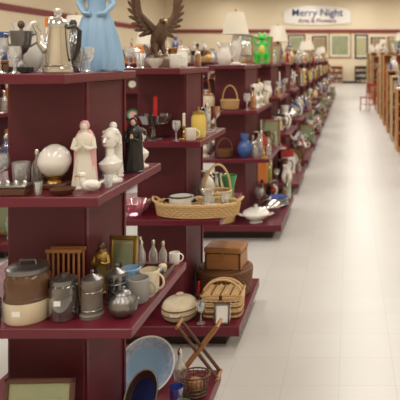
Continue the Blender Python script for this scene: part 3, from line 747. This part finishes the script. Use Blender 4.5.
def bigbasket():
    b=MB(); weave(b,.245,.112,.075,WICKL,rows=6,flare=.06,n=40)
    b.tube([(.258*math.cos(t*PI/30),.118*math.sin(t*PI/30),.083+.004*math.sin(t*2.5)) for t in range(60)],.010,WICKL,6,True)
    for s in(-1,1): b.tube([(s*.24,-.04,.08),(s*.275,-.035,.105),(s*.285,0,.115),(s*.275,.035,.105),(s*.24,.04,.08)],.008,WICKL,6)
    return b
O(bigbasket(),'oval_wicker_tray_basket',-.94,3.712,Z3,.0,.98)
def enamelpot():
    b=MB(); b.lathe([(0,0),(.052,0),(.058,.008),(.058,.085),(.054,.085),(.054,.01),(0,.01)],WHITE)
    b.tube([(.058*math.cos(t*PI/14),.058*math.sin(t*PI/14),.086) for t in range(28)],.004,BLACK,6,True)
    for s in(-1,1): b.tube([(s*.056,-.015,.06),(s*.078,-.012,.063),(s*.078,.012,.063),(s*.056,.015,.06)],.005,BLACK,6)
    return b
def inb(b,n,x,y,z,rz=0,sc=1): return b.obj(n,(x,y,z),rz,sc)
inb(enamelpot(),'enamel_pot',-1.045,3.712,Z3+.014,0,1.25); inb(mk_pitcher(GLASS,.19),'glass_pitcher',-.88,3.735,Z3+.014,0,.75)
inb(mk_goblet(GLASS,.13),'wine_glass',-.765,3.685,Z3+.014); inb(mk_tumbler(WHITE),'ceramic_tumbler',-.83,3.645,Z3+.014,0,.7)
def handbasket():
    b=MB(); weave(b,.08,.07,.09,WICKL,rows=6,n=20); b.tube(arc((0,0,.08),.088,0,PI,16,ry=.19),.008,WICKL,6); return b
O(handbasket(),'handled_wicker_basket',-.875,3.96,Z3,.5)
O(mk_bowl(PGLASS,.095,.085,10,.08),'ruffled_glass_bowl',-1.335,3.73,Z3)
O(mk_bowl(WHITE,.07,.08),'ceramic_bowl',-1.525,3.72,Z3)
O(mk_vase(IVORY,.2,0),'flower_vase',-.985,4.11,Z3); O(mk_pitcher(SILVER,.19),'silver_pitcher',-.94,4.25,Z3,.4,.85); O(mk_vase(GREEN,.16,1),'flower_vase',-.84,4.17,Z3)
O(mk_crockstack(),'ribbed_casserole',-1.055,3.722,Z4,PI/2,.88)
O(mk_casserole(BROWNG,CREAM),'ribbed_casserole',-1.36,3.72,Z4,0,.95)
def picnic():
    b=MB(); weave(b,.115,.075,.13,WICKL,rows=8,flare=.08,pw=5,n=28)
    for z in(.035,.075,.11): b.tube([((.122*math.cos(t))/((abs(math.cos(t))**5+abs(math.sin(t))**5)**.2),(.081*math.sin(t))/((abs(math.cos(t))**5+abs(math.sin(t))**5)**.2),z) for t in [i*PI/32 for i in range(64)]],.008,WICKD,5,True)
    b.box((0,0,.148),(.26,.172,.016),WICK,bev=.006)
    for i in range(9): b.tube([(-.12+i*.03,-.084,.158),(-.12+i*.03,.084,.158)],.006,WICKL if i%2 else WICKD,5)
    b.tube(arc((0,-.03,.13),.125,0,PI,16,ry=.10),.007,WICKL,6); b.tube(arc((0,.03,.13),.125,0,PI,16,ry=.09),.007,WICKL,6)
    b.box((0,-.088,.138),(.02,.006,.03),DWOOD,bev=.002); return b
O(picnic(),'picnic_basket',-.797,3.78,Z4,0,.98)
def roundbasket():
    b=MB(); weave(b,.168,.155,.17,WICKD,rows=9,flare=.10,n=32); b.lathe([(0,.176),(1,.176),(1,.186),(0,.186)],WICKD,Matrix.Diagonal((.183,.17,1,1)),n=0)
    for i in range(1,6): b.tube([(.0315*i*math.cos(t*PI/20)*1.05,.029*i*math.sin(t*PI/20)*1.05,.188) for t in range(40)],.006,WICKD,5,True)
    return b
O(roundbasket(),'round_wicker_hamper',-.862,4.13,Z4)
mk_chest(WOOD,.25,.17,.15).obj('wooden_box_chest',(-.845,4.1,Z4+.1945),-.1)
for z,hw in LV[1:]: OCC[z].append((XC-.165,XC+.165,B0+.24,B0+.74))
for z,hw,mh in ((Z2,.31,.3),(Z3,.43,.3),(Z4,.545,.22)):
    scatter(XC-hw+.005,XC+hw-.005,B0+.01,B0+.238,z+.001,mh,random.Random(8),None,OCC[z],800,1,.1)
    scatter(XC+.17,XC+hw-.005,B0+.02,B0+.73,z+.001,mh,random.Random(9),None,OCC[z],900,1.05,.12)

# ---------------------------------------------------------------- frog on the fourth unit
def frog():
    b=MB(); b.lathe([(0,0),(.07,0),(.07,.015),(0,.015)],LIME)
    b.tube([(0,0,.06),(0,0,.12),(0,0,.2),(0,-.005,.25)],[.045,.055,.042,.03],LIME,12)
    b.ell((0,-.01,.285),(.052,.045,.036),LIME); b.ell((0,-.045,.15),(.034,.02,.05),YEL)
    for s in(-1,1):
        b.ell((s*.028,-.02,.322),(.018,.018,.02),LIME); b.ell((s*.028,-.035,.325),(.010,.006,.011),WHITE,seg=8); b.ell((s*.028,-.041,.325),(.005,.004,.006),BLACK,seg=6)
        b.tube([(s*.03,0,.22),(s*.07,-.01,.21),(s*.085,-.03,.27)],[.017,.014,.012],LIME,8)
        for k in(-1,0,1): b.tube([(s*.085,-.03,.27),(s*.085+k*.014,-.035,.30)],[.007,.008],LIME,5)
        b.tube([(s*.03,0,.08),(s*.075,-.05,.11),(s*.055,-.03,.04),(s*.055,-.07,.035)],[.028,.024,.018,.02],LIME,8)
        b.tube([(s*.045,0,.03),(s*.045,-.02,.05)],[.022,.02],LIME,6)
    b.tube([(-.03,-.05,.275),(0,-.056,.268),(.03,-.05,.275)],.003,BLACK,5); return b
frog().obj('green_frog_figurine',(-1.15,7.87,Z1+.001),0,1.2)

# ---------------------------------------------------------------- right side bookcases and chair
def bookcase(w,d,h,n,m):
    b=MB(); t=.03
    for s in(-1,1): b.box((s*(w/2-t/2),0,h/2),(t,d,h),m,bev=.003)
    b.box((0,d/2-.01,h/2),(w-.02,.02,h-.02),m); b.box((0,0,h-t/2),(w+.02,d+.02,t),m,bev=.003)
    for i in range(n): b.box((0,-.005,.08+i*(h-.1)/n),(w-2*t,d-.03,.024),m)
    b.box((0,-d/2+.02,.035),(w-2*t,.015,.07),m); return b
def bookfill(w,h,n,rng):
    o=MB()
    for i in range(n):
        z=.0925+i*(h-.1)/n; mb=mk_books(rng,w-.12)
        k=min(1,((h-.1)/n-.05)/.25); o.merge(mb,Matrix.Translation((0,-.02,z))@Matrix.Diagonal((1,1,k,1)))
    return o
SEG=12
for i,(y,h,m) in enumerate([(8.2,1.2,OWOOD),(9.8,1.35,TAN),(11.4,1.2,OWOOD),(12.9,1.4,TAN),(14.4,1.5,OWOOD),(16.0,1.9,OWOOD),(17.8,2.0,TAN),(19.4,1.4,OWOOD),(23.5,1.9,OWOOD),(26,2.1,TAN),(29,1.8,OWOOD),(32,2.1,TAN)]):
    bookcase(1.1,.5,h,4,m).obj('wooden_bookcase',(.88+.56,y+.25,0))
    bookfill(1.1,h,4,random.Random(i)).obj('books_on_shelves',(.88+.56,y+.25,0))
    bookcase(1.3,.5,h,4,m).obj('wooden_bookcase',(2.9,y+.25,0))
    o=MB(); scatter(-.54,.54,-.23,.23,.001,.6,random.Random(300+i),o,[],500,1.3,.16); o.obj('assorted_housewares',(1.44,y+.25,h))
for i,(x,y) in enumerate([(-6,4),(-6,8),(-6,12),(-5.5,17),(-7.5,17),(-6,22),(-8,22),(-9,12),(-8.5,8),(-5,27),(-7,27),(-9.5,27),(-4,33),(-6,33),(-8,33),(-10.5,33)]):
    h=[1.9,2.1][i%2]
    bookcase(1.6,.4,h,5,[OWOOD,TAN,DWOOD][i%3]).obj('wooden_bookcase',(x,y,0)); bookfill(1.6,h,5,random.Random(50+i)).obj('books_on_shelves',(x,y,0))
    o=MB(); scatter(-.78,.78,-.19,.19,.001,.7,random.Random(400+i),o,[],400,1.3,.16); o.obj('assorted_housewares',(x,y,h))
SEG=24
def chair():
    b=MB(); m=mat('red_painted_wood',(.42,.02,.02),.4,kind='wood',col2=(.3,.015,.015))
    b.box((0,0,.45),(.42,.42,.035),m,bev=.01)
    for sx in(-1,1):
        b.tube([(sx*.19,-.19,0),(sx*.175,-.175,.44)],.018,m); b.tube([(sx*.19,.21,0),(sx*.175,.185,.45),(sx*.175,.24,.92)],.018,m)
        b.tube([(sx*.185,-.185,.2),(sx*.185,.195,.2)],.01,m)
    b.tube([(-.185,0,.2),(.185,0,.2)],.01,m); b.box((0,.235,.88),(.38,.025,.09),m,bev=.008); b.box((0,.205,.62),(.36,.02,.04),m,bev=.006)
    for i in range(4): b.tube([(-.105+i*.07,.205,.62),(-.105+i*.07,.232,.86)],.009,m)
    return b
chair().obj('dining_chair',(.62,20.9,0),-.6)

# ---------------------------------------------------------------- back wall : sign, paintings, cabinets
e=bpy.data.objects.new('department_sign',None); e.location=(-2.45,YF-.1,5.12); scene.collection.objects.link(e)
b=MB(); n=24; W=2.5
vs=[];fs=[]
for i in range(n+1):
    x=-W+2*W*i/n; top=.25+.45*math.sqrt(max(0,1-(x/W)**2)); bot=-.75+.14*(x/W)**2
    vs+= [(x,0,bot),(x,0,top),(x,.06,bot),(x,.06,top)]
for i in range(n):
    a=i*4; c=a+4
    fs+=[(a,c,c+1,a+1),(a+2,a+3,c+3,c+2),(a+1,c+1,c+3,a+3),(a,a+2,c+2,c)]
fs+=[(0,1,3,2),(n*4,n*4+2,n*4+3,n*4+1)]
b.add(vs,fs,WHITE,False); o=b.obj('board'); o.parent=e
for txt,z,sz,m in (('Merry Night',-.08,.76,DBLUE),('Arts & Flowers',-.58,.46,TRIMM)):
    cu=bpy.data.curves.new('lettering','FONT'); cu.body=txt; cu.size=sz; cu.align_x='CENTER'; cu.extrude=.01; cu.offset=.004; cu.materials.append(m)
    o=bpy.data.objects.new('lettering',cu); scene.collection.objects.link(o); o.parent=e; o.location=(0,-.03,z); o.rotation_euler=(PI/2,0,0)
def painting(w,h,f,p):
    b=MB()
    for s in(-1,1):
        b.box((s*(w/2-.06),0,0),(.12,.06,h),f,bev=.02); b.box((0,0,s*(h/2-.06)),(w,.06,.12),f,bev=.02)
    b.box((0,.01,0),(w-.1,.03,h-.1),PAPER); b.box((0,0,0),(w*.74,.03,h*.76),p); return b
P3=mat('floral_print',(.5,.15,.12),.6,col2=(.1,.3,.12),scale=3)
for x,z,w,h,f,p in [(-4.0,2.9,1.3,1.5,DWOOD,PICT2),(-2.3,2.9,1.1,1.3,DWOOD,P3),(-.75,2.85,1.7,1.9,GOLD,PICT2),(.85,2.75,1.0,1.8,BLACK,PICT),(2.1,2.8,1.1,1.3,DWOOD,P3),(3.3,2.8,1.0,1.4,WOOD,PICT2),(-5.8,2.9,1.3,1.3,GOLD,P3),(-8,2.9,1.5,1.4,BLACK,PICT2)]:
    painting(w,h,f,p).obj('framed_painting',(x,YF-.05,z))
for i,(x,m) in enumerate([(-3.2,DWOOD),(-1.3,OWOOD),(1.1,DWOOD),(2.9,OWOOD)]):
    bookcase(1.5,.5,1.3,3,m).obj('wooden_bookcase',(x,YF-.45,0)); bookfill(1.5,1.3,3,random.Random(90+i)).obj('books_on_shelves',(x,YF-.45,0))

# ---------------------------------------------------------------- lights
FIX=mat('light_housing',(.8,.8,.8),.5)
for x in(-9,-3.5,.6,5.5):
    for y in(-1,7,15,24,33,41):
        b=MB(); b.box((0,0,0),(.7,5.0,.10),FIX,bev=.02); b.obj('ceiling_light',(x,y,CH-.06))
        ld=bpy.data.lights.new('fluorescent_light','AREA'); ld.shape='RECTANGLE'; ld.size=.6; ld.size_y=4.8; ld.energy=172; ld.color=(1,.96,.885)
        lo=bpy.data.objects.new('fluorescent_light',ld); lo.location=(x,y,CH-.13); scene.collection.objects.link(lo)
w=bpy.data.worlds.new('World'); scene.world=w; w.use_nodes=True
w.node_tree.nodes['Background'].inputs[0].default_value=(.9,.9,.9,1); w.node_tree.nodes['Background'].inputs[1].default_value=.4

# ---------------------------------------------------------------- camera
cd=bpy.data.cameras.new('camera'); cam=bpy.data.objects.new('camera',cd); scene.collection.objects.link(cam)
cam.location=(0,0,1.75); cam.rotation_euler=(PI/2,0,0)
cd.sensor_width=36; cd.lens=54; cd.shift_x=-.375; cd.shift_y=-.35; cd.clip_end=200
cd.dof.use_dof=True; cd.dof.focus_distance=2.8; cd.dof.aperture_fstop=4.0
scene.camera=cam
scene.view_settings.view_transform='Standard'
